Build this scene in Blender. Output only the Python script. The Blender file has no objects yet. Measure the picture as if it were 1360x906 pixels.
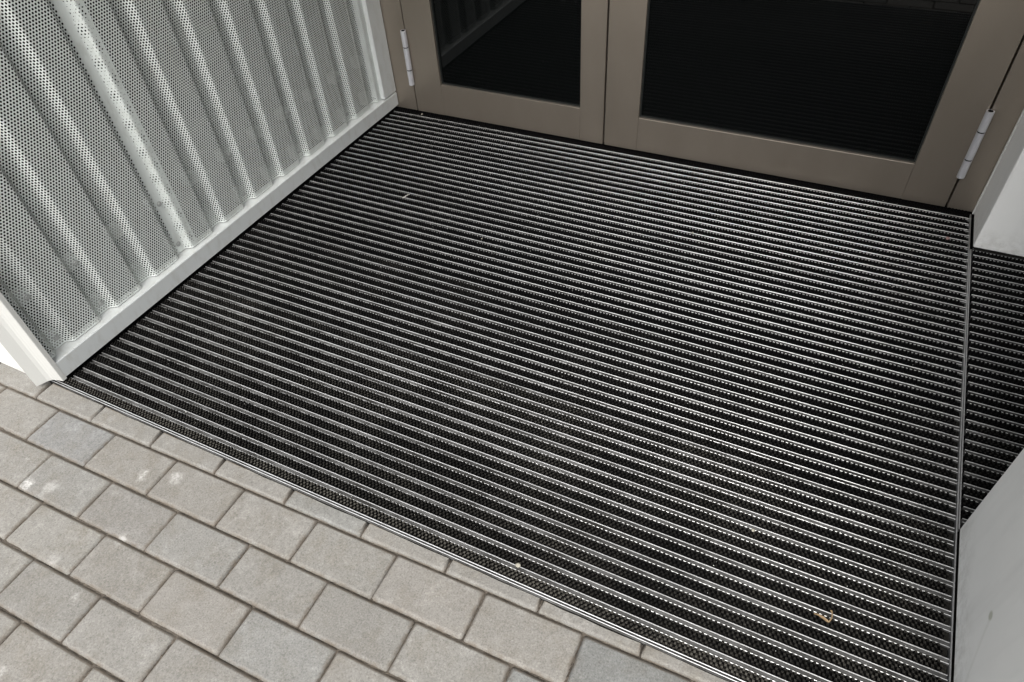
import bpy, bmesh, math, random
import numpy as np
from mathutils import Vector, Matrix

random.seed(7)
rng = np.random.default_rng(11)
SC = bpy.context.scene
COL = SC.collection
S = 1.27                      # camera height in metres; the survey below is in camera heights
R_ = math.radians

# ------------------------------------------------------------------ camera
cam_d = bpy.data.cameras.new("camera")
cam = bpy.data.objects.new("camera", cam_d)
COL.objects.link(cam)
cam_d.sensor_width = 36.0
cam_d.lens = 36.0 * 911.44 / 1360.0
cam_d.clip_start = 0.02
cam_d.clip_end = 400
right = Vector((0.89761183, 0.43686896, -0.05863892))
down = Vector((0.27239898, -0.65436776, -0.70540884))
fwd = Vector((-0.34654264, 0.61721013, -0.7063709))
M = Matrix((right, -down, -fwd)).transposed().to_4x4()
M.translation = Vector((1.29897994 * S, -0.41864624 * S, 1.0 * S))
cam.matrix_world = M
SC.camera = cam

# ------------------------------------------------------------------ light
SUN_EL, SUN_AZ = 55.0, -14.0      # azimuth: degrees from -Y (behind the camera) towards -X
world = bpy.data.worlds.new("World")
SC.world = world
world.use_nodes = True
wn = world.node_tree
wn.nodes.clear()
wo = wn.nodes.new("ShaderNodeOutputWorld")
bg = wn.nodes.new("ShaderNodeBackground")
sky = wn.nodes.new("ShaderNodeTexSky")
sky.sky_type = 'NISHITA'
sky.sun_disc = False
sky.sun_elevation = R_(SUN_EL)
sdir = Vector((-math.sin(R_(SUN_AZ)) * math.cos(R_(SUN_EL)), -math.cos(R_(SUN_AZ)) * math.cos(R_(SUN_EL)), math.sin(R_(SUN_EL))))
sky.sun_rotation = math.atan2(sdir.x, sdir.y)
sky.dust_density = 4.0
sky.air_density = 1.0
hs = wn.nodes.new("ShaderNodeHueSaturation")
hs.inputs['Saturation'].default_value = 0.22     # overcast: the cloud deck takes the blue out
wn.links.new(sky.outputs[0], hs.inputs['Color'])
wn.links.new(hs.outputs[0], bg.inputs[0])
bg.inputs[1].default_value = 0.15
wn.links.new(bg.outputs[0], wo.inputs[0])

sun_d = bpy.data.lights.new("sun", 'SUN')
sun_d.energy = 1.5
sun_d.angle = R_(50)
sun_d.color = (1.0, 0.975, 0.94)
sun = bpy.data.objects.new("sun", sun_d)
COL.objects.link(sun)
sun.rotation_euler = (-sdir).to_track_quat('-Z', 'Y').to_euler()

SC.view_settings.view_transform = 'Standard'
SC.view_settings.look = 'None'
SC.view_settings.exposure = 0.95
SC.view_settings.gamma = 1.0

# ------------------------------------------------------------------ helpers
def link(o, parent=None):
    COL.objects.link(o)
    if parent is not None:
        o.parent = parent
    return o

def mesh_obj(name, verts, faces, mat, parent=None, smooth=False):
    me = bpy.data.meshes.new(name)
    me.from_pydata([tuple(v) for v in verts], [], [tuple(f) for f in faces])
    me.update()
    if mat: me.materials.append(mat)
    if smooth:
        me.shade_smooth()
    o = bpy.data.objects.new(name, me)
    return link(o, parent)

def bm_obj(name, bm, mat, parent=None, smooth=False):
    bmesh.ops.recalc_face_normals(bm, faces=bm.faces[:])
    me = bpy.data.meshes.new(name)
    bm.to_mesh(me); bm.free()
    if mat: me.materials.append(mat)
    if smooth: me.shade_smooth()
    o = bpy.data.objects.new(name, me)
    return link(o, parent)

def box(bm, x0, x1, y0, y1, z0, z1, bev=0.0, seg=1):
    r = bmesh.ops.create_cube(bm, size=1.0)
    vs = r['verts']
    for v in vs:
        v.co = Vector((x0 + (v.co.x + .5) * (x1 - x0), y0 + (v.co.y + .5) * (y1 - y0), z0 + (v.co.z + .5) * (z1 - z0)))
    if bev > 0:
        es = {e for v in vs for e in v.link_edges}
        bmesh.ops.bevel(bm, geom=list(es), offset=bev, segments=seg, profile=0.5, affect='EDGES')

def box_obj(name, b, mat, parent=None, bev=0.0, seg=1):
    bm = bmesh.new(); box(bm, *b, bev=bev, seg=seg)
    return bm_obj(name, bm, mat, parent)

def cyl(bm, p0, p1, r, n=16, r2=None):
    p0 = Vector(p0); p1 = Vector(p1); d = p1 - p0
    mat = Matrix.Translation((p0 + p1) / 2) @ d.to_track_quat('Z', 'Y').to_matrix().to_4x4()
    bmesh.ops.create_cone(bm, cap_ends=True, segments=n, radius1=r, radius2=r if r2 is None else r2, depth=d.length, matrix=mat)

def extrude_profile(name, prof, axis, a0, a1, mat, parent=None, closed=True, smooth=False):
    """prof: 2D points; axis 'x' -> (y,z) profile swept along x; 'z' -> (x,y) profile swept along z; 'y' -> (x,z)."""
    def p3(p, a):
        return {'x': (a, p[0], p[1]), 'y': (p[0], a, p[1]), 'z': (p[0], p[1], a)}[axis]
    n = len(prof)
    vs = [p3(p, a0) for p in prof] + [p3(p, a1) for p in prof]
    fs = [(i, (i + 1) % n, n + (i + 1) % n, n + i) for i in range(n)]
    fs += [tuple(range(n - 1, -1, -1)), tuple(range(n, 2 * n))]
    bm = bmesh.new()
    bv = [bm.verts.new(v) for v in vs]
    for f in fs: bm.faces.new([bv[i] for i in f])
    return bm_obj(name, bm, mat, parent, smooth)

def thing(name, label, cat, loc=(0, 0, 0), group=None):
    o = bpy.data.objects.new(name, None)
    o.empty_display_size = 0.05
    link(o); o.location = loc
    o['label'] = label; o['category'] = cat
    if group: o['group'] = group
    return o

def tag(o, label, cat, group=None):
    o['label'] = label; o['category'] = cat
    if group: o['group'] = group
    return o

# ------------------------------------------------------------------ materials
class NT:
    def __init__(s, name):
        s.m = bpy.data.materials.new(name); s.m.use_nodes = True
        s.t = s.m.node_tree; s.b = s.t.nodes['Principled BSDF']
    def n(s, t, **k):
        nd = s.t.nodes.new(t)
        for a, v in k.items(): setattr(nd, a, v)
        return nd
    def l(s, a, b): s.t.links.new(a, b)
    def val(s, inp, v): s.b.inputs[inp].default_value = v
    def coord(s, kind='Object'):
        return s.n('ShaderNodeTexCoord').outputs[kind]
    def pos(s):
        return s.n('ShaderNodeNewGeometry').outputs['Position']
    def mapping(s, vec, scale=(1, 1, 1), loc=(0, 0, 0)):
        m = s.n('ShaderNodeMapping'); m.inputs['Scale'].default_value = scale; m.inputs['Location'].default_value = loc
        s.l(vec, m.inputs[0]); return m.outputs[0]
    def noise(s, vec, scale, detail=4, rough=.55, out=0):
        n = s.n('ShaderNodeTexNoise'); n.inputs['Scale'].default_value = scale; n.inputs['Detail'].default_value = detail
        n.inputs['Roughness'].default_value = rough
        if vec is not None: s.l(vec, n.inputs['Vector'])
        return n.outputs[out]
    def ramp(s, f, stops):
        r = s.n('ShaderNodeValToRGB'); e = r.color_ramp.elements
        while len(e) < len(stops): e.new(0.5)
        for i, (p, c) in enumerate(stops):
            e[i].position = p
            e[i].color = (c, c, c, 1) if isinstance(c, (int, float)) else (*c, 1)
        s.l(f, r.inputs[0]); return r.outputs[0]
    def mix(s, a, b, f, mode='MIX'):
        m = s.n('ShaderNodeMix', data_type='RGBA', blend_type=mode)
        for q, v in ((0, f), (6, a), (7, b)):
            sock = m.inputs[q]
            if isinstance(v, (int, float)): sock.default_value = v if q == 0 else (v, v, v, 1)
            elif isinstance(v, tuple): sock.default_value = (*v, 1)
            else: s.l(v, sock)
        return m.outputs[2]
    def math(s, op, a, b=None, c=None):
        m = s.n('ShaderNodeMath', operation=op)
        for i, v in enumerate((a, b, c)):
            if v is None: continue
            if isinstance(v, (int, float)): m.inputs[i].default_value = v
            else: s.l(v, m.inputs[i])
        return m.outputs[0]
    def bump(s, h, strength=.3, dist=.001):
        b = s.n('ShaderNodeBump'); b.inputs['Strength'].default_value = strength; b.inputs['Distance'].default_value = dist
        s.l(h, b.inputs['Height']); s.l(b.outputs[0], s.b.inputs['Normal'])
    def base(s, c):
        if isinstance(c, tuple): s.b.inputs['Base Color'].default_value = (*c, 1)
        else: s.l(c, s.b.inputs['Base Color'])
    def rough(s, r):
        if isinstance(r, (int, float)): s.b.inputs['Roughness'].default_value = r
        else: s.l(r, s.b.inputs['Roughness'])

def painted_metal(name, col, rough=.45, metallic=.0, var=.10, dirt=None):
    k = NT(name); P = k.pos()
    n1 = k.noise(P, 6, 5); n2 = k.noise(P, 90, 3)
    c = k.mix(tuple(x * (1 - var) for x in col), tuple(min(1, x * (1 + var)) for x in col), n1)
    if dirt:
        nd = k.ramp(k.noise(k.mapping(P, (14, 14, 5)), 3, 6, .7), [(.5, 0), (.75, 1)])
        c = k.mix(c, dirt, k.math('MULTIPLY', nd, .35))
    k.base(c); k.val('Metallic', metallic)
    k.rough(k.math('MULTIPLY_ADD', n2, .12, rough - .06))
    k.bump(k.noise(P, 400, 2), .05, .0005)
    return k.m

def mat_paver():
    k = NT('concrete_paver')
    P = k.pos()
    oi = k.n('ShaderNodeObjectInfo')
    fine = k.noise(P, 300, 3, .75); mid = k.noise(P, 70, 5, .65); big = k.noise(P, 7, 4)
    c = k.mix((.176, .170, .158), (.222, .215, .200), big)
    c = k.mix(c, (.15, .135, .11), k.math('MULTIPLY', k.ramp(k.noise(P, 13, 7, .75), [(.47, 0), (.70, 1)]), .55))
    c = k.mix(c, (.31, .305, .29), k.math('MULTIPLY', k.ramp(k.noise(k.mapping(P, (1, 1, 1), (3.1, 1.7, 0)), 19, 6, .75), [(.52, 0), (.72, 1)]), .5))
    c = k.mix(c, k.mix((.78, .78, .78), (1.16, 1.16, 1.16), mid), 1.0, 'MULTIPLY')
    c = k.mix(c, oi.outputs['Color'], 1.0, 'MULTIPLY')
    c = k.mix(c, k.ramp(fine, [(.30, .50), (.46, .94), (.56, 1.05), (.70, 1.45)]), .75, 'MULTIPLY')
    # pits: small dark pores
    v = k.n('ShaderNodeTexVoronoi'); v.inputs['Scale'].default_value = 170; k.l(P, v.inputs['Vector'])
    pore = k.math('MULTIPLY', k.ramp(v.outputs['Distance'], [(.06, 1), (.16, 0)]), k.ramp(k.noise(P, 30, 2), [(.55, 0), (.66, 1)]))
    c = k.mix(c, (.10, .09, .08), k.math('MULTIPLY', pore, .7))
    # pale lime splashes, denser on the left of the pavement
    sx = k.n('ShaderNodeSeparateXYZ'); k.l(P, sx.inputs[0])
    dens = k.ramp(k.math('MULTIPLY_ADD', sx.outputs[0], -.8, .95), [(.35, .0), (.9, 1.0)])
    w = k.n('ShaderNodeTexVoronoi'); w.inputs['Scale'].default_value = 13; w.inputs['Randomness'].default_value = 1
    k.l(k.mapping(k.mix(P, k.noise(P, 22, 3, .6, 1), .035), (1.0, .8, 1)), w.inputs['Vector'])
    sel = k.n('ShaderNodeSeparateColor'); k.l(w.outputs['Color'], sel.inputs[0])
    spot = k.math('MULTIPLY', k.ramp(k.math('MULTIPLY_ADD', k.noise(P, 95, 5, .7), .34, k.math('ADD', w.outputs['Distance'], -.17)), [(.10, 1), (.17, .35), (.24, 0)]), k.ramp(sel.outputs[0], [(.42, 0), (.75, 1)]))
    spot = k.math('MULTIPLY', spot, k.ramp(k.noise(P, 160, 4), [(.34, .2), (.50, 1)]))
    c = k.mix(c, (.80, .79, .76), k.math('MULTIPLY', k.math('MULTIPLY', spot, dens), .85))
    # brown soiling creeping in from the joints (generated coords 0..1 over each stone)
    g = k.n('ShaderNodeSeparateXYZ'); k.l(k.coord('Generated'), g.inputs[0])
    ex = k.math('ABSOLUTE', k.math('SUBTRACT', g.outputs[0], .5)); ey = k.math('ABSOLUTE', k.math('SUBTRACT', g.outputs[1], .5))
    edge = k.math('MAXIMUM', k.ramp(ex, [(.462, 0), (.5, 1)]), k.ramp(ey, [(.43, 0), (.5, 1)]))
    edge = k.math('MULTIPLY', edge, k.ramp(k.noise(P, 45, 5, .7), [(.38, 0), (.60, 1)]))
    backe = k.math('MULTIPLY', k.ramp(g.outputs[1], [(.925, 0), (.955, 1)]), k.ramp(k.noise(P, 70, 5, .75), [(.30, .25), (.58, 1)]))
    edge = k.math('MAXIMUM', edge, backe)
    c = k.mix(c, (.13, .105, .08), k.math('MULTIPLY', edge, .8))
    k.base(c); k.rough(.88); k.val('Specular IOR Level', .25)
    h = k.math('ADD', k.math('MULTIPLY', fine, .5), mid)
    k.bump(k.math('SUBTRACT', h, k.math('MULTIPLY', pore, 1.5)), .55, .0012)
    return k.m

def mat_sand():
    k = NT('joint_sand'); P = k.pos()
    c = k.mix((.030, .024, .018), (.12, .10, .078), k.ramp(k.noise(P, 60, 6, .7), [(.35, 0), (.7, 1)]))
    sp = k.ramp(k.noise(P, 900, 2), [(.62, 0), (.7, 1)])
    c = k.mix(c, (.32, .29, .25), k.math('MULTIPLY', sp, .5))
    k.base(c); k.rough(.95); k.bump(k.noise(P, 500, 4), .8, .002)
    return k.m

def mat_alu():
    k = NT('aluminium_bar'); P = k.pos()
    st = k.noise(k.mapping(P, (3, 260, 260)), 4, 4, .6)
    dirt = k.ramp(k.noise(P, 26, 6, .7), [(.45, 0), (.72, 1)])
    c = k.mix((.80, .80, .80), (.92, .92, .91), st)
    c = k.mix(c, (.22, .195, .17), k.math('MULTIPLY', dirt, .30))
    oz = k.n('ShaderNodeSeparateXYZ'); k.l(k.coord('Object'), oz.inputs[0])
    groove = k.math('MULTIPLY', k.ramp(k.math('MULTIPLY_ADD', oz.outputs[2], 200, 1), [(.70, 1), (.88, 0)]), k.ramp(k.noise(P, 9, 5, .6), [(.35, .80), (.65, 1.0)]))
    c = k.mix(c, (.050, .048, .044), groove)                  # grime packed in the groove, plus shade painted up the bar walls
    rnd = k.n('ShaderNodeObjectInfo').outputs['Random']
    c = k.mix(c, k.ramp(rnd, [(0, .80), (.5, .97), (1, 1.0)]), 1.0, 'MULTIPLY')
    k.base(c); k.val('Metallic', .76)
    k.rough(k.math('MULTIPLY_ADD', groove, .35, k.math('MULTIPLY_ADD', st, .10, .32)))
    return k.m

def mat_rubber():
    k = NT('black_rubber_tread'); P = k.pos()
    oi = k.n('ShaderNodeObjectInfo')
    n = k.ramp(k.noise(k.mapping(P, (1.6, .7, 1)), 2.6, 6, .65), [(.40, 0), (.66, 1)])
    f = k.ramp(k.noise(P, 320, 3, .7), [(.42, 0), (.62, 1)])
    sep = k.n('ShaderNodeSeparateColor'); k.l(oi.outputs['Color'], sep.inputs[0])
    d = k.math('MULTIPLY', k.math('MULTIPLY_ADD', n, .75, .25), k.math('MULTIPLY_ADD', f, .75, .25))
    d = k.math('MULTIPLY', d, sep.outputs[0])
    # only the upward faces hold dust
    gz = k.n('ShaderNodeSeparateXYZ'); k.l(k.n('ShaderNodeNewGeometry').outputs['Normal'], gz.inputs[0])
    d = k.math('MULTIPLY', d, k.ramp(gz.outputs[2], [(.55, 0.05), (.9, 1)]))
    k.base(k.mix((.0014, .0014, .0016), (.066, .062, .053), d))
    k.rough(.85); k.val('Specular IOR Level', .08)
    return k.m

def plain(name, col, rough=.6, metallic=0., spec=.5):
    k = NT(name); P = k.pos()
    k.base(k.mix(tuple(x * .88 for x in col), tuple(min(1, x * 1.1) for x in col), k.noise(P, 40, 4)))
    k.rough(rough); k.val('Metallic', metallic); k.val('Specular IOR Level', spec)
    return k.m

def mat_bronze():
    k = NT('bronze_anodised'); P = k.pos()
    n = k.noise(k.mapping(P, (4, 4, 1.5)), 3, 5, .6); f = k.noise(P, 900, 2)
    c = k.mix((.315, .272, .224), (.37, .322, .268), n)
    c = k.mix(c, k.mix((.93, .93, .93), (1.07, 1.07, 1.07), f), 1.0, 'MULTIPLY')
    k.base(c); k.val('Metallic', .8); k.rough(k.math('MULTIPLY_ADD', n, .08, .34))
    k.bump(f, .06, .0003)
    return k.m

def mat_glass():
    k = NT('dark_glass')
    k.base((.0025, .003, .003)); k.rough(.015); k.b.inputs['IOR'].default_value = 1.33
    return k.m

def mat_render(name, col, stain=None):
    k = NT(name); P = k.pos()
    n = k.noise(P, 5, 5, .6); f = k.noise(P, 220, 4, .7)
    c = k.mix(tuple(x * .93 for x in col), tuple(min(1, x * 1.05) for x in col), n)
    streak = k.ramp(k.noise(k.mapping(P, (9, 9, 1.2)), 2.2, 4, .6), [(.52, 0), (.75, 1)])
    c = k.mix(c, tuple(x * .80 for x in col), k.math('MULTIPLY', streak, .35))
    wz = k.n('ShaderNodeSeparateXYZ'); k.l(P, wz.inputs[0])
    low = k.math('MULTIPLY', k.ramp(wz.outputs[2], [(0, 1), (.09, 0)]), k.ramp(k.noise(P, 34, 6, .75), [(.42, 0), (.70, 1)]))
    c = k.mix(c, (.26, .235, .195), k.math('MULTIPLY', low, .55))
    if stain:
        sy, sz = stain
        q = k.n('ShaderNodeSeparateXYZ'); k.l(P, q.inputs[0])
        wob = k.math('MULTIPLY_ADD', k.noise(P, 18, 3), .016, -.008)
        dz = k.math('SUBTRACT', q.outputs[2], sz); dy0 = k.math('SUBTRACT', q.outputs[1], sy); dy = k.math('ADD', k.math('MULTIPLY_ADD', dz, -.80, dy0), wob)
        r = k.math('SQRT', k.math('ADD', k.math('MULTIPLY', dy0, dy0), k.math('MULTIPLY', dz, dz)))
        blob = k.ramp(k.math('MULTIPLY', r, 30), [(.16, 1), (.30, 0)])
        drip = k.math('MULTIPLY', k.ramp(k.math('MULTIPLY', k.math('ABSOLUTE', dy), 60), [(.15, 1), (.5, 0)]), k.ramp(k.math('MULTIPLY_ADD', dz, 5, .95), [(.0, .35), (.9, .8), (.95, 1), (.97, 0)]))
        c = k.mix(c, tuple(x * f_ for x, f_ in zip(col, (.55, .56, .48))), k.math('MAXIMUM', k.math('MULTIPLY', blob, .85), k.math('MULTIPLY', drip, .22)))
    k.base(c); k.rough(.75); k.val('Specular IOR Level', .3)
    k.bump(f, .25, .0008)
    return k.m

M_PAVER = mat_paver(); M_SAND = mat_sand(); M_ALU = mat_alu(); M_EDGE = plain('dull_edge_alloy', (.55, .55, .55), .40, .85); M_RUB = mat_rubber()
M_SHEET = painted_metal('pale_grey_sheet', (.66, .695, .665), .36, .2, .06, (.30, .29, .24))
M_TRIM = painted_metal('pale_grey_trim', (.58, .60, .59), .38, .2, .05, (.33, .31, .25))
M_PAD = painted_metal('zinc_grey_pad', (.26, .265, .25), .45, .3, .06)
M_SCREW = painted_metal('dull_screw', (.36, .37, .355), .6, .2, .08)
M_COVER = painted_metal('cream_white_trim', (.50, .50, .475), .40, .0, .04)
M_BRONZE = mat_bronze(); M_GLASS = mat_glass()
M_STEEL = plain('satin_steel', (.68, .68, .71), .36, .6)
M_BLACK = plain('black_membrane', (.004, .004, .004), .9, 0, .04)
M_SHADOWGAP = plain('dark_gap', (.012, .011, .010), .8, 0, .2)
M_GASKET = plain('black_gasket', (.012, .014, .013), .5, 0, .4)
M_WHITE = mat_render('white_render', (.70, .70, .67))
M_GREYWALL = mat_render('pale_grey_panel', (.78, .78, .755), (.1445 * S + .004, .1165 * S))
M_CEIL = plain('soffit_paint', (.26, .26, .255), .8)
M_LEAF = plain('dry_leaf', (.22, .150, .080), .7)
M_CRUMB = plain('pale_crumb', (.30, .285, .235), .9)
M_TWIG = plain('pale_straw', (.55, .54, .50), .8)
M_PINK = plain('pinkish_pebble', (.34, .22, .20), .8)

# ------------------------------------------------------------------ ground
g = box_obj('ground', (-60, 60, -60, 40, -.30, -.075), M_SAND); g['kind'] = 'structure'
pave = bpy.data.objects.new('pavement', None); link(pave); pave['kind'] = 'structure'; pave.empty_display_size = .1

SLOPE = .019
PL, PW = .1576 * S, .0813 * S         # paver module
GAP = .0027
def row_y(k, x):                      # joint line below row k (row 0 is the cut row along the mat)
    return (-.0485 - .0813 * k) * S + SLOPE * (x - .6 * S)

def paver_mesh(name, L, W, H=.05, cut=False, seed=0, ltop=None, rtop=None):
    """stone centred on the origin, top at z=0; worn chamfer, rounded corners, slightly uneven arris"""
    r = random.Random(seed)
    def ring(L2, W2, rad, z, jit, n=3):
        pts = []
        for cx, cy, a0 in ((1, 1, 0), (-1, 1, 90), (-1, -1, 180), (1, -1, 270)):
            for i in range(n):
                a = R_(a0 + 90 * i / (n - 1))
                pts.append([cx * (L2 - rad) + rad * math.cos(a), cy * (W2 - rad) + rad * math.sin(a), z])
            # a few points along the side that follows
            nxt = {(1, 1): (-1, 1), (-1, 1): (-1, -1), (-1, -1): (1, -1), (1, -1): (1, 1)}[(cx, cy)]
            ex = [nxt[0] * (L2 - (rad if cx == nxt[0] else rad)), nxt[1] * (W2 - rad)]
            s = pts[-1]
            if cx == nxt[0]: e = [cx * L2, nxt[1] * (W2 - rad), z]
            else: e = [nxt[0] * (L2 - rad), cy * W2, z]
            m = 5 if cx != nxt[0] else 3
            for i in range(1, m):
                t = i / m
                pts.append([s[0] + (e[0] - s[0]) * t, s[1] + (e[1] - s[1]) * t, z])
        for p in pts:
            p[0] += r.uniform(-jit, jit); p[1] += r.uniform(-jit, jit); p[2] += r.uniform(-jit, jit) * .4
        return pts
    ch = .0068
    rings = [ring(L / 2, W / 2, .004, -H, 0), ring(L / 2 - .0002, W / 2 - .0002, .004, -.0052, .00025), ring(L / 2 - ch * .42, W / 2 - ch * .55, .006, -.0016, .0003), ring(L / 2 - ch * .75, W / 2 - ch, .008, 0, .0003)]
    if cut:     # sawn off along the mat: chamfer only on the near edge and the two ends
        def cring(cx, cy, rad, z, jit):
            xl, xr, yb = -L / 2 + cx, L / 2 - cx, -W / 2 + cy
            pts = [[xl + rad * (1 - math.cos(R_(a_))), yb + rad * (1 - math.sin(R_(a_))), z] for a_ in (0, 45, 90)]
            pts += [[xl + rad + (xr - xl - 2 * rad) * t, yb + r.uniform(-jit, jit), z] for t in (.2, .4, .6, .8)]
            pts += [[xr - rad * (1 - math.sin(R_(a_))), yb + rad * (1 - math.cos(R_(a_))), z] for a_ in (0, 45, 90)]
            pts += [[xr, W / 2 + rtop, z]]
            pts += [[xr + (xl - xr) * t, W / 2 + rtop + (ltop - rtop) * t - abs(r.gauss(0, .0007)), z] for t in (.2, .4, .6, .8)]
            pts += [[xl, W / 2 + ltop, z]]
            return pts
        rings = [cring(0, 0, .003, -H, 0), cring(.0002, .0002, .003, -.0052, .0002), cring(ch * .35, ch * .5, .004, -.0016, .0003), cring(ch * .6, ch, .005, 0, .0003)]
        top = min(ltop, rtop)
        for q in range(len(rings[0]) - 6, len(rings[0])):      # one sawn back edge for all rings
            for rg in rings[:-1]: rg[q][1] = rings[-1][q][1]
    vs = [p for rg in rings for p in rg]; n = len(rings[0]); fs = []
    for a in range(3):
        for i in range(n):
            j = (i + 1) % n
            fs.append((a * n + i, a * n + j, (a + 1) * n + j, (a + 1) * n + i))
    fs.append(tuple(range(3 * n, 4 * n)))
    me = bpy.data.meshes.new(name)
    me.from_pydata(vs, [], fs); me.update(); me.materials.append(M_PAVER)
    sm = [True] * len(fs); sm[-1] = False
    me.polygons.foreach_set('use_smooth', sm)
    return me

PAV = [paver_mesh('paver', PL - GAP, PW - GAP, seed=i) for i in range(8)]
tints = [(1.0, .99, .97), (1.02, 1.01, .99), (.98, .975, .96), (1.01, .99, .965), (.98, .985, .98), (1.03, 1.025, 1.005), (.99, .975, .95), (1.0, .995, .98)]
fixed = {(1, 8): (.80, .83, .85), (2, 7): (.84, .87, .88), (1, 1): (.96, .985, 1.02), (0, 4): (1.0, 1.02, 1.02), (3, 5): (1.0, 1.02, 1.03), (2, 2): (.97, .96, .95)}
n_p = 0
for k in range(0, 13):
    off = .1435 * S if k % 2 == 0 else .0615 * S
    for j in range(-8, 11):
        x0 = off + (j - 1) * PL; x1 = x0 + PL; xc = (x0 + x1) / 2
        yb = row_y(k, xc)
        rj = random.Random(k * 100 + j)
        if k == 0:
            ytop = -.0172 * S
            W = .030
            yl = ytop - (row_y(0, x0) + GAP); yr = ytop - (row_y(0, x1) + GAP)
            if min(yl, yr) < .0135: continue
            ang = math.atan(SLOPE)
            Wm = .012
            me = paver_mesh('paver', PL - GAP, Wm, cut=True, seed=500 + j, ltop=yl - Wm, rtop=yr - Wm)
            yc = row_y(0, xc) + GAP / 2 + Wm / 2
        else:
            me = PAV[rj.randrange(8)]
            ang = math.atan(SLOPE); yc = yb + PW / 2
        o = bpy.data.objects.new('paver', me); link(o, pave)
        o.location = (xc + rj.uniform(-.0008, .0008) + SLOPE * .0, yc + (rj.uniform(-.0008, .0008) if k else 0), -.0012 + rj.uniform(-.0011, .0011))
        o.rotation_euler = (rj.uniform(-.008, .008), rj.uniform(-.005, .005), ang + (rj.uniform(-.005, .005) if k else 0))
        if k and j % 2 == 0 and k % 3 == 0: o.rotation_euler.z += 0.0
        t = fixed.get((k, j), rj.choice(tints)); v = rj.uniform(.96, 1.04)
        o.color = (t[0] * v, t[1] * v, t[2] * v, 1)
        n_p += 1

# pavement beyond the stones one can pick apart
vs = []; fs = []
def far_stone(x0, x1, y0, y1):
    b = len(vs); c = .005
    vs.extend([(x0, y0, -.007), (x1, y0, -.007), (x1, y1, -.007), (x0, y1, -.007), (x0 + c, y0 + c, -.003), (x1 - c, y0 + c, -.003), (x1 - c, y1 - c, -.003), (x0 + c, y1 - c, -.003)])
    fs.extend([(b + 4, b + 5, b + 6, b + 7), (b, b + 1, b + 5, b + 4), (b + 1, b + 2, b + 6, b + 5), (b + 2, b + 3, b + 7, b + 6), (b + 3, b, b + 4, b + 7)])
for k in range(13, 60):
    yb = row_y(k, 0.9); off = .1435 * S if k % 2 == 0 else .0615 * S
    for j in range(-26, 36):
        x0 = off + (j - 1) * PL
        yy = yb + SLOPE * (x0 - .9)
        far_stone(x0, x0 + PL - GAP, yy, yy + PW - GAP)
for k in range(1, 13):
    off = .1435 * S if k % 2 == 0 else .0615 * S
    for j in list(range(-26, -8)) + list(range(11, 36)):
        x0 = off + (j - 1) * PL
        yy = row_y(k, x0)
        far_stone(x0, x0 + PL - GAP, yy, yy + PW - GAP)
o = mesh_obj('paver_field', vs, fs, M_PAVER, pave); o['kind'] = 'stuff'

# sand in the joints: a bumpy bed that reaches almost to the arrises
nx, ny = 460, 300
X = np.linspace(-1.9, 2.5, nx); Y = np.linspace(-1.35, -.0175 * S, ny)
gx, gy = np.meshgrid(X, Y)
def smooth_noise(shape, cells):
    a = rng.random((cells[0] + 2, cells[1] + 2))
    yi = np.linspace(0, cells[0], shape[0]); xi = np.linspace(0, cells[1], shape[1])
    y0 = yi.astype(int); x0 = xi.astype(int); fy = (yi - y0)[:, None]; fx = (xi - x0)[None, :]
    fy = fy * fy * (3 - 2 * fy); fx = fx * fx * (3 - 2 * fx)
    return (a[y0][:, x0] * (1 - fy) * (1 - fx) + a[y0 + 1][:, x0] * fy * (1 - fx) + a[y0][:, x0 + 1] * (1 - fy) * fx + a[y0 + 1][:, x0 + 1] * fy * fx)
hz = -.0120 + .0050 * smooth_noise((ny, nx), (14, 40)) + .0030 * rng.random((ny, nx))
verts = np.stack([gx, gy, hz], -1).reshape(-1, 3)
ii = np.arange(nx * ny).reshape(ny, nx)
quads = np.stack([ii[:-1, :-1], ii[:-1, 1:], ii[1:, 1:], ii[1:, :-1]], -1).reshape(-1, 4)
o = mesh_obj('joint_sand', verts.tolist(), quads.tolist(), M_SAND, pave); o['kind'] = 'stuff'

# ------------------------------------------------------------------ entrance mats
PITCH = .02395 * S
BAR0 = .0122 * S
XR = 1.6274 * S                       # right end of the main mat
def bar_mesh(L):
    p = [(-5.7, -12), (-5.7, -1.0), (-5.5, -.5), (-5.2, -.3), (-4.6, -.3), (-4.3, -.6), (-4.1, -1.2), (-3.9, -4.3), (2.3, -4.6), (2.6, -1.2), (2.8, -.4), (3.1, -.05), (3.8, 0), (4.35, -.35), (4.8, -1.2), (5.1, -3.0), (5.1, -12)]
    p = [(a * .001, b * .001) for a, b in p][::-1]
    n = len(p)
    vs = [(0, *q) for q in p] + [(L, *q) for q in p]
    fs = [(i, n + i, n + (i + 1) % n, (i + 1) % n) for i in range(n)]
    fs += [tuple(range(n)), tuple(range(2 * n - 1, n - 1, -1))]
    me = bpy.data.meshes.new('scraper_bar'); me.from_pydata(vs, [], fs); me.update(); me.materials.append(M_ALU)
    bm = bmesh.new(); bm.from_mesh(me); bmesh.ops.recalc_face_normals(bm, faces=bm.faces[:]); bm.to_mesh(me); bm.free()
    return me

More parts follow.
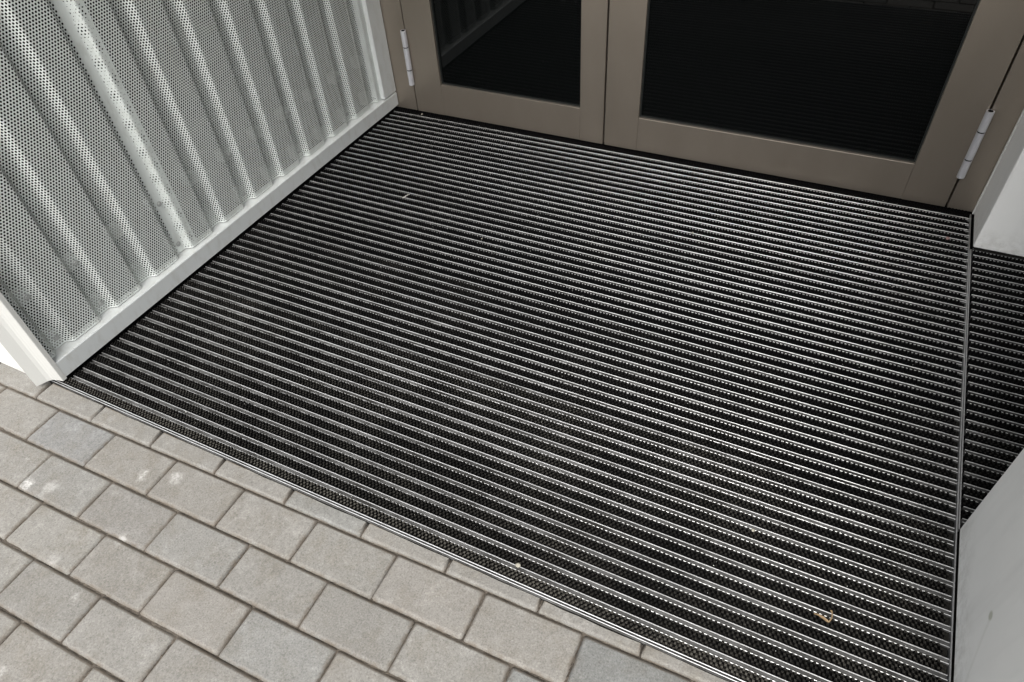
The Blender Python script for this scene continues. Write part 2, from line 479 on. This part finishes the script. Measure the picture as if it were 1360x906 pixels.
def tread_mesh(L, W, seed, rows=3, dx=.0090, top=.0027):
    """rubber tread: staggered blunt teeth on a base, one mesh per strip"""
    r = np.random.default_rng(seed)
    nx = int(L / dx); vs = []; fs = []
    vs += [(0, -W / 2, -.0065), (L, -W / 2, -.0065), (L, W / 2, -.0065), (0, W / 2, -.0065)]; fs.append((0, 1, 2, 3))
    dy = W / rows
    for k in range(rows):
        y = -W / 2 + dy * (k + .5)
        for i in range(nx):
            x = dx * (i + .5 * (k % 2) + .25) + r.uniform(-.0004, .0004)
            if x > L - .004: continue
            hx, hy = dx * .285, dy * .50; tx, ty = dx * .225, dy * .36
            z = top + r.uniform(-.0007, .0003)
            ox, oy = r.uniform(-.0006, .0006, 2)
            b = len(vs)
            vs += [(x - hx, y - hy, -.0065), (x + hx, y - hy, -.0065), (x + hx, y + hy, -.0065), (x - hx, y + hy, -.0065),
                   (x - tx + ox, y - ty + oy, z), (x + tx + ox, y - ty + oy, z), (x + tx + ox, y + ty + oy, z), (x - tx + ox, y + ty + oy, z)]
            fs += [(b + 4, b + 5, b + 6, b + 7), (b, b + 1, b + 5, b + 4), (b + 1, b + 2, b + 6, b + 5), (b + 2, b + 3, b + 7, b + 6), (b + 3, b, b + 4, b + 7)]
    me = bpy.data.meshes.new('tread_strip'); me.from_pydata(vs, [], fs); me.update(); me.materials.append(M_RUB)
    return me

SW = PITCH - .0116
def build_mat(root, x0, x1, i0, i1, first_strip=True):
    L = x1 - x0
    bm_ = bar_mesh(L)
    tm = [tread_mesh(L, SW, s) for s in (1, 2, 3)]
    for i in range(i0, i1):
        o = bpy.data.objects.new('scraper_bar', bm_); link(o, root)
        o.location = (x0 + random.uniform(-.0012, .0012), BAR0 + i * PITCH, random.uniform(-.0003, .0003))
        o.location.y += random.uniform(-.00035, .00035); o.rotation_euler.z = random.uniform(-.0003, .0003)
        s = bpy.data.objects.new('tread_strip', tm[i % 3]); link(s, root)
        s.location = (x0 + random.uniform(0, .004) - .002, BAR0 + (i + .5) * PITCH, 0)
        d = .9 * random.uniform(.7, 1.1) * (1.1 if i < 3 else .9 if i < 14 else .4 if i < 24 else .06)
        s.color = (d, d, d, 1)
    if first_strip:
        s = bpy.data.objects.new('tread_strip', tm[0]); link(s, root)
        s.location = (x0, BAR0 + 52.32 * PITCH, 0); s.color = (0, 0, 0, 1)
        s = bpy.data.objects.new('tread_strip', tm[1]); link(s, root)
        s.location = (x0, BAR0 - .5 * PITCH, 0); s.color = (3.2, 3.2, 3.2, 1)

mat_a = thing('entrance_mat', 'wide black scraper mat with parallel aluminium bars filling the doorway recess', 'doormat', (0, 0, 0))
build_mat(mat_a, .012 * S, XR, 0, 52)
# front edging: two bright lines of an angle strip
yf0 = -.0178 * S
pf = [(-.0160, -12), (-.0160, -5.5), (-.0143, -5.3), (-.0142, -1.0), (-.0138, -.5), (-.0130, -.5), (-.0127, -1.0), (-.0126, -6.5), (-.0101, -6.5), (-.0100, -.5), (-.0096, 0), (-.0089, 0), (-.0085, -.5), (-.0084, -12)]
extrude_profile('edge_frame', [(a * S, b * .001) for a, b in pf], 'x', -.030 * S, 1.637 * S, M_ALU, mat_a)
ps = [(XR + .0012, -12), (XR + .0012, -.8), (XR + .0017, 0), (XR + .0036, 0), (XR + .0041, -.8), (XR + .0041, -12)]
extrude_profile('edge_frame', [(a, b * .001) for a, b in ps], 'y', -.0070 * S, 1.2555 * S, M_EDGE, mat_a)
box_obj('mat_base', (-.06, 1.64 * S, -.006 * S, 1.30 * S, -.040, -.0125), M_BLACK, mat_a)

mat_b = thing('entrance_mat', 'narrower black scraper mat continuing into the side passage between the two pale walls', 'doormat', (1.64 * S, .35 * S, 0))
XB0 = XR + .0128
inv = Matrix.Translation(-Vector(mat_b.location))
i0, i1 = 15, 47
before = set(bpy.data.objects)
build_mat(mat_b, XB0, XB0 + .95, i0, i1, False)
ps = [(XB0 - .0072, -12), (XB0 - .0072, -.7), (XB0 - .0067, -.1), (XB0 - .0050, -.1), (XB0 - .0044, -.8), (XB0 - .0044, -12)]
extrude_profile('edge_frame', [(a, b * .001) for a, b in ps], 'y', .352 * S, 1.113 * S, M_EDGE, mat_b)
box_obj('mat_base', (1.641 * S, XB0 + 1.0, .30 * S, 1.20 * S, -.040, -.0126), M_BLACK, mat_b)
for o in set(bpy.data.objects) - before:
    o.location = Vector(o.location) - mat_b.location

# ------------------------------------------------------------------ left wall: perforated corrugated cladding
TX = .0156 * S                         # face of the base trim
wall = thing('cladding_wall', 'pale grey perforated corrugated metal wall left of the doors', 'wall', (0, 0, 0))
PER = .1118 * S; RF = .066 * S; RUN = .0095 * S; DEP = .0155 * S; RIDGE_X = .0015 * S
yfar = lambda n: (.0150 + .1118 * n) * S
poly = []
for n in range(-1, 12):
    poly += [(yfar(n) - RF, RIDGE_X), (yfar(n), RIDGE_X), (yfar(n) + RUN, RIDGE_X - DEP), (yfar(n + 1) - RF - RUN, RIDGE_X - DEP)]
poly = np.array(poly)
cum = np.concatenate([[0], np.cumsum(np.hypot(np.diff(poly[:, 0]), np.diff(poly[:, 1])))])
def s_of_y(y): return float(np.interp(y, poly[:, 0], cum))
def perforated(name, ya, yb, z0, z1, off, margin, parent, mat, p=.0078):
    r = .00275
    s0, s1 = s_of_y(ya), s_of_y(yb)
    R = p / math.sqrt(3); dz = 1.5 * R
    ni = int((z1 - z0) / dz) + 3; nj = int((s1 - s0) / p) + 3
    I, J = np.meshgrid(np.arange(-1, ni), np.arange(-1, nj), indexing='ij')
    a = (2 * J + (I % 2)).ravel(); i = I.ravel()
    cs = a * p / 2; cz = i * dz
    off6 = np.array([(1, 1), (0, 2), (-1, 1), (-1, -1), (0, -2), (1, -1)])       # in (p/2, R/2)
    ka = a[:, None] + off6[None, :, 0]; kz = 3 * i[:, None] + off6[None, :, 1]
    H, Wd = z1 - z0, s1 - s0
    keep = (cs > -p * .5) & (cs < Wd + p * .5) & (cz > -R * .9) & (cz < H + R * .9)
    hole = (cs > margin[0] + r + .001) & (cs < Wd - margin[1] - r - .001) & (cz > r + .0015) & (cz < H - r - .0015)
    ka, kz, cs, cz, hole = ka[keep], kz[keep], cs[keep], cz[keep], hole[keep]
    key = (ka + 10).astype(np.int64) * 100000 + (kz + 10)
    u, idx = np.unique(key.ravel(), return_inverse=True); idx = idx.reshape(key.shape)
    us = ((u // 100000) - 10) * p / 2; uz = ((u % 100000) - 10) * R / 2
    us = np.clip(us, 0, Wd); uz = np.clip(uz, 0, H)
    nh = int(hole.sum())
    ang = np.radians([30, 90, 150, 210, 270, 330])
    hs_ = cs[hole][:, None] + r * np.cos(ang)[None]; hz_ = cz[hole][:, None] + r * np.sin(ang)[None]
    S_ = np.concatenate([us, hs_.ravel()]) + s0; Z_ = np.concatenate([uz, hz_.ravel()]) + z0
    yy = np.interp(S_, cum, poly[:, 0])
    # soften the folds a little: average of the profile over +-3 mm
    xx = sum(np.interp(S_ + d, cum, poly[:, 1]) for d in (-.0042, -.0021, 0, .0021, .0042)) / 5 + off
    V = np.stack([xx, yy, Z_], -1).astype(np.float32)
    hi = len(u) + np.arange(nh * 6).reshape(nh, 6)
    oi = idx[hole]
    nxt = [1, 2, 3, 4, 5, 0]
    F4 = np.stack([oi, oi[:, nxt], hi[:, nxt], hi], -1).reshape(-1, 4)
    F6 = idx[~hole]
    loops = np.concatenate([F4.ravel(), F6.ravel()]).astype(np.int32)
    starts = np.concatenate([np.arange(len(F4)) * 4, len(F4) * 4 + np.arange(len(F6)) * 6]).astype(np.int32)
    me = bpy.data.meshes.new(name)
    me.vertices.add(len(V)); me.vertices.foreach_set('co', V.ravel())
    me.loops.add(len(loops)); me.loops.foreach_set('vertex_index', loops)
    me.polygons.add(len(starts)); me.polygons.foreach_set('loop_start', starts)
    me.polygons.foreach_set('use_smooth', np.ones(len(starts), dtype=bool))
    me.update(calc_edges=True); me.validate()
    me.materials.append(mat)
    o = bpy.data.objects.new(name, me)
    return link(o, parent)

ZB, ZT = .0555 * S, 1.30
sh_a = perforated('perforated_sheet', -.0035 * S, yfar(3) + RUN + .014, ZB, ZT, 0, (0, .0), wall, M_SHEET)
sh_a['label'] = 'near perforated sheet, lapped under its neighbour'
und = perforated('lap_strip', yfar(3) + RUN + .0142, yfar(4) - RF + .022, ZB, ZT, 0, (0, .004), wall, M_SHEET, .0094)
sh_b = perforated('perforated_sheet', yfar(3) + RUN + .011, 1.1985 * S, ZB + .0004, ZT, .0014, (.016, .0), wall, M_SHEET)
sh_b['label'] = 'far perforated sheet with a smooth unpunched margin at the lap'
# plain upper sheet out of view, backing and rails
box_obj('upper_panel', (-.05, RIDGE_X, -.036 * S, 1.2634 * S, ZT + .003, 2.42), M_SHEET, wall)
box_obj('backing_membrane', (-.090, -.075, -.006 * S, 1.262 * S, .0, 2.42), M_BLACK, wall)
for z, hh in ((.0745 * S, .021), (.1855 * S, .0165)):
    for n in range(0, 11):
        yv = yfar(n) + (PER - RF) / 2
        box_obj('fixing_pad', (-.050, RIDGE_X - DEP - .0020, yv - .0175, yv + .0175, z - hh, z + hh), M_PAD, wall, .0008)
# fixings in the valleys
def screw(y, z, sheet):
    bm = bmesh.new(); x = RIDGE_X - DEP + .001
    cyl(bm, (x - .002, y, z), (x + .0012, y, z), .0078, 18)
    cyl(bm, (x + .0012, y, z), (x + .0050, y, z), .0052, 6)
    return bm_obj('screw', bm, M_SCREW, sheet)
for n, lo, up in ((0, 1, 1), (1, 1, 1), (3, 1, 1), (5, 1, 1), (7, 1, 1), (9, 1, 1)):
    yv = yfar(n) + (PER - RF) / 2 + .003
    par = sh_a if n < 3 else sh_b
    if lo: screw(yv, .0770 * S, par)
    if up: screw(yv + .002, .1860 * S, par)
# base trim: folded sill with a sloping ledge
TB, TT = .0122 * S, .0525 * S
pt = [(TX, TB), (TX, TT - .0025), (TX - .0012, TT - .0006), (TX - .003, TT), (-.023, TT + .0025), (-.023, TT + .001), (TX - .0032, TT - .0016), (TX - .0022, TT - .003), (TX - .0018, TB + .001), (-.030, TB + .001), (-.030, TB)]
extrude_profile('base_trim', pt, 'y', -.006 * S, 1.2610 * S, M_TRIM, wall)
# closing strip beside the door frame, with a folded lip towards the sheet
pt = [(-.040, 1.1985 * S), (.0135 * S, 1.1985 * S), (.0150 * S, 1.2000 * S), (.0150 * S, 1.2618 * S), (-.040, 1.2618 * S)]
extrude_profile('end_strip', pt, 'z', TT + .0055, 2.42, M_TRIM, wall)
# thick corner cover at the front end
kx = .992
def cc(x, y, h=.0085):                # a point seen on the floor, lifted to height h
    return ((1.29898 + (x - 1.29898) * (1 - h)) * S, (-.41865 + (y + .41865) * (1 - h)) * S)
front = [cc(-.0405, -.0225), cc(-.0395, -.0365), cc(-.0350, -.0379), cc(-.0295, -.0270), cc(-.0255, -.0185), cc(-.0205, -.0125), cc(-.0140, -.0095), cc(-.0060, -.0075), cc(.0030, -.0058), cc(.0051, -.0052)]
def offset(pl, d):
    out = []
    for i, p in enumerate(pl):
        a = pl[max(0, i - 1)]; b = pl[min(len(pl) - 1, i + 1)]
        t = Vector((b[0] - a[0], b[1] - a[1])).normalized(); nrm = Vector((-t.y, t.x))
        out.append((p[0] + nrm.x * d, p[1] + nrm.y * d))
    return out
back = offset(front, .0022)
lip = [(front[-1][0] + .0006, front[-1][1] + .0015), (front[-1][0] + .0002, front[-1][1] + .012), (front[-1][0] - .0018, front[-1][1] + .012)]
extrude_profile('corner_cover', front + lip + back[::-1][1:], 'z', .0085 * S, 2.42, M_COVER, wall)

# white rendered front of the building, left of the recess
fac = thing('white_facade', 'bright white rendered front wall at the far left edge, beside the corner cover', 'wall', (-1.5, 0, 0))
o = box_obj('wall', (-3.2, -.0385 * S, -.0225 * S, -.0225 * S + .018, .0005, 2.9), M_WHITE, fac, .001); o.location.x = 1.5
o = box_obj('plinth_joint', (-3.2, -.043 * S, -.0215 * S, -.0225 * S + .017, -.05, .0004), M_SHADOWGAP, fac); o.location.x = 1.5

# ------------------------------------------------------------------ doors
YD = 1.2634 * S
frame = thing('door_frame', 'bronze brown metal frame around the pair of glazed doors', 'door frame', (.8 * S, YD, 0))
def in_frame(o, root):
    o.location = Vector(o.location) - root.location; return o
HD = 2.10
FT = .002
in_frame(box_obj('jamb', (-.045 * S, .0820 * S, YD + FT, YD + .075, .0006, HD + .09), M_BRONZE, frame, .0012), frame)
in_frame(box_obj('jamb', (1.5772 * S, 1.648 * S, YD + FT, YD + .075, .0006, HD + .09), M_BRONZE, frame, .0012), frame)
in_frame(box_obj('head', (.0823 * S, 1.5769 * S, YD + FT, YD + .075, HD + .006, HD + .09), M_BRONZE, frame, .0012), frame)
in_frame(box_obj('stop', (.0825 * S, 1.5766 * S, YD + .062, YD + .078, .002, HD + .004), M_BLACK, frame), frame)
in_frame(box_obj('threshold', (-.045 * S, 1.648 * S, YD - .010, YD + .08, -.045, -.0045), M_BLACK, frame), frame)

def leaf(label, x0, x1, gx0, gx1, gz, hx):
    root = thing('door_leaf', label, 'door', ((x0 + x1) / 2, YD, 0), 'pair of glazed entrance doors')
    T = .058; z0 = .0022; gz1 = HD - .13
    parts = []
    parts.append(box_obj('stile', (x0, gx0, YD, YD + T, z0, HD), M_BRONZE, root, .0014, 2))
    parts.append(box_obj('stile', (gx1, x1, YD, YD + T, z0, HD), M_BRONZE, root, .0014, 2))
    parts.append(box_obj('bottom_rail', (gx0 + .0002, gx1 - .0002, YD + .0004, YD + T, z0 + .0004, gz), M_BRONZE, root, .0012, 2))
    parts.append(box_obj('top_rail', (gx0 + .0002, gx1 - .0002, YD + .0004, YD + T, gz1, HD - .0004), M_BRONZE, root, .0012, 2))
    gl = box_obj('glass_pane', (gx0 - .006, gx1 + .006, YD + .0165, YD + .0285, gz - .006, gz1 + .006), M_GLASS, root)
    parts.append(gl)
    # rubber glazing seal, four mitre-butted strips
    q = .0045
    bm = bmesh.new()
    box(bm, gx0 + .0003, gx0 + q, YD + .010, YD + .0163, gz + q, gz1 - q)
    box(bm, gx1 - q, gx1 - .0003, YD + .010, YD + .0163, gz + q, gz1 - q)
    box(bm, gx0 + .0003, gx1 - .0003, YD + .010, YD + .0163, gz + .0003, gz + q - .0002)
    box(bm, gx0 + .0003, gx1 - .0003, YD + .010, YD + .0163, gz1 - q + .0002, gz1 - .0003)
    parts.append(bm_obj('glazing_seal', bm, M_GASKET, root))
    # barrel hinge: pin with three knuckles
    hy = YD - .0105; za, zb_, zc_, zd = .0895 * S, .1352 * S, .2030 * S, .2505 * S
    for zoff in (0, .86, 1.70):
        bm = bmesh.new(); cyl(bm, (hx, hy, za + .001 + zoff), (hx, hy, zd - .003 + zoff), .0096, 18)
        box(bm, hx - .004, hx + .004, hy, YD + FT + .004, za + .002 + zoff, zd - .004 + zoff)
        pin = bm_obj('hinge', bm, M_BLACK, root); parts.append(pin)
        for a, b in ((za, zb_ - .0019), (zb_ + .0019, zc_ - .0019), (zc_ + .0019, zd)):
            bm = bmesh.new()
            cyl(bm, (hx, hy, a + zoff), (hx, hy, b + zoff), .0107, 24)
            kk = bm_obj('knuckle', bm, M_STEEL, pin, True)
            kk.data.set_sharp_from_angle(angle=R_(40))
        # pin cap recess on top
        bm = bmesh.new(); cyl(bm, (hx, hy, zd + zoff - .0004), (hx, hy, zd + zoff + .0006), .0068, 18)
        bm_obj('pin_cap', bm, M_BLACK, pin)
    for p in parts: in_frame(p, root)
    return root
leaf('narrower brown glazed door leaf next to the perforated wall', .0862 * S, .7012 * S, .1822 * S, .6318 * S, .0985 * S, .0845 * S)
leaf('wider brown glazed door leaf with its hinge near the right wall', .7058 * S, 1.5728 * S, .8011 * S, 1.4767 * S, .0982 * S, 1.5752 * S)

# ------------------------------------------------------------------ right walls and soffit
WXR = 1.632 * S
ret = thing('return_wall', 'pale grey wall end right of the wide door, above the far corner of the mat', 'wall', (WXR, 1.2 * S, 0))
in_frame(box_obj('wall', (WXR + .0015, 3.6, 1.1095 * S, 1.30 * S, .0075 * S, 2.42), M_GREYWALL, ret, .004, 2), ret)
in_frame(box_obj('corner_bead', (WXR - .0012, WXR + .010, 1.2535 * S, 1.2625 * S, .0020 * S, 2.42), M_COVER, ret, .0015, 2), ret)
in_frame(box_obj('base_gap', (WXR + .007, 3.6, 1.116 * S, 1.29 * S, -.04, .0065 * S), M_SHADOWGAP, ret), ret)
low = thing('side_wall', 'pale grey wall with a small stain in the lower right corner, beside the mat edge', 'wall', (WXR, .1 * S, 0))
in_frame(box_obj('wall', (WXR + .0004, 3.6, -.0185 * S, .3515 * S, .0015, 2.42), M_GREYWALL, low, .005, 3), low)
in_frame(box_obj('base_gap', (WXR + .0030, 3.6, -.016 * S, .349 * S, -.04, .0012), M_SHADOWGAP, low), low)
soff = box_obj('soffit', (-.35, 4.2, -.0220 * S, YD + .3, 2.425, 2.60), M_CEIL); soff['kind'] = 'structure'
over = box_obj('door_head_wall', (-.05 * S, 1.632 * S, YD + .004, YD + .2, HD + .094, 2.424), M_GREYWALL); tag(over, 'pale wall band above the glazed doors', 'wall')

# ------------------------------------------------------------------ litter on the mat
def blob(name, loc, r, mat, squash=.6, seed=0, n=2):
    bm = bmesh.new(); bmesh.ops.create_icosphere(bm, subdivisions=n, radius=r)
    rr = random.Random(seed)
    for v in bm.verts:
        v.co *= rr.uniform(.72, 1.2); v.co.z *= squash
    o = bm_obj(name, bm, mat); o.location = loc
    return o
tag(blob('crumb', (1.0333 * S, .0145 * S, .0030), .0050, M_CRUMB, .55, 3), 'pale crumb on the front bars of the mat', 'crumb')
tag(blob('pebble', (1.5843 * S, 1.1323 * S, .0035), .0050, M_PINK, .9, 5), 'tiny pinkish pebble near the back right corner of the mat', 'pebble')
for q, (x, y, r) in enumerate(((1.0488, .9475, .0035), (1.3466, .2209, .0042), (.5877, .7409, .003), (.1102, 1.2462, .0045))):
    lab = ['pale speck of grit on the far half of the mat', 'off white grit speck right of the mat centre', 'pale grit speck left of the mat centre', 'grey grit speck under the narrow door leaf'][q]
    tag(blob('grit', (x * S, y * S, .0025), r, M_CRUMB, .7, 20 + q, 1), lab, 'grit')

def strip(name, pts, widths, mat, fold=.3):
    """a thin curled blade with a centre fold, given thickness"""
    vs = []; fs = []
    pts = [Vector(p) for p in pts]
    for i, p in enumerate(pts):
        d = (pts[min(i + 1, len(pts) - 1)] - pts[max(i - 1, 0)]).normalized()
        sd = d.cross(Vector((0, 0, 1))).normalized() * widths[i]
        vs += [p - sd + Vector((0, 0, widths[i] * fold)), p, p + sd + Vector((0, 0, widths[i] * fold))]
    for i in range(len(pts) - 1):
        a = i * 3; fs += [(a, a + 1, a + 4, a + 3), (a + 1, a + 2, a + 5, a + 4)]
    o = mesh_obj(name, vs, fs, mat)
    md = o.modifiers.new('thick', 'SOLIDIFY'); md.thickness = .0006
    return o
P2 = lambda x, y, z: (x * S, y * S, z)
lf = strip('dry_leaf', [P2(1.4535, .1235, .002), P2(1.459, .1237, .003), P2(1.4655, .1218, .004), P2(1.4715, .1190, .005), P2(1.4735, .1180, .004)], [.0005, .0016, .0024, .0021, .0007], M_LEAF)
tag(lf, 'small curled brown dry leaf with a bent stalk lying on the mat bars', 'leaf')
st = strip('stalk', [P2(1.4735, .1180, .0042), P2(1.4765, .1245, .006), P2(1.4765, .1310, .006), P2(1.4745, .1375, .004)], [.0009, .0008, .0010, .0019], M_LEAF); st.parent = lf
tw = strip('straw', [P2(.3085, .8225, .003), P2(.3125, .8330, .0045), P2(.3150, .8435, .003)], [.0018, .0019, .0016], M_TWIG)
tag(tw, 'short pale straw lying across two bars of the mat', 'straw')

# loose dust and crumbs caught in the treads: too many to count
vs = []; fs = []
r = random.Random(4)
for i in range(620):
    if i < 420: x = r.uniform(.03, 1.61) * S; y = (r.random() ** 1.5) * 1.22 * S
    elif i < 520: x = (.02 + abs(r.gauss(0, .03))) * S; y = r.uniform(.03, 1.22) * S
    else: x = r.uniform(.03, 1.61) * S; y = (1.243 - abs(r.gauss(0, .018))) * S
    z = .0018; a = r.uniform(.0004, .0011) * (1.6 if r.random() < .08 else 1)
    b = len(vs); th = r.uniform(0, 6.28)
    for k in range(3): vs.append((x + a * math.cos(th + k * 2.09), y + a * math.sin(th + k * 2.09), z))
    vs.append((x, y, z + a)); vs.append((x, y, z - a))
    fs += [(b, b + 1, b + 3), (b + 1, b + 2, b + 3), (b + 2, b, b + 3), (b + 1, b, b + 4), (b + 2, b + 1, b + 4), (b, b + 2, b + 4)]
o = mesh_obj('dust_specks', vs, fs, M_TWIG); o['kind'] = 'stuff'
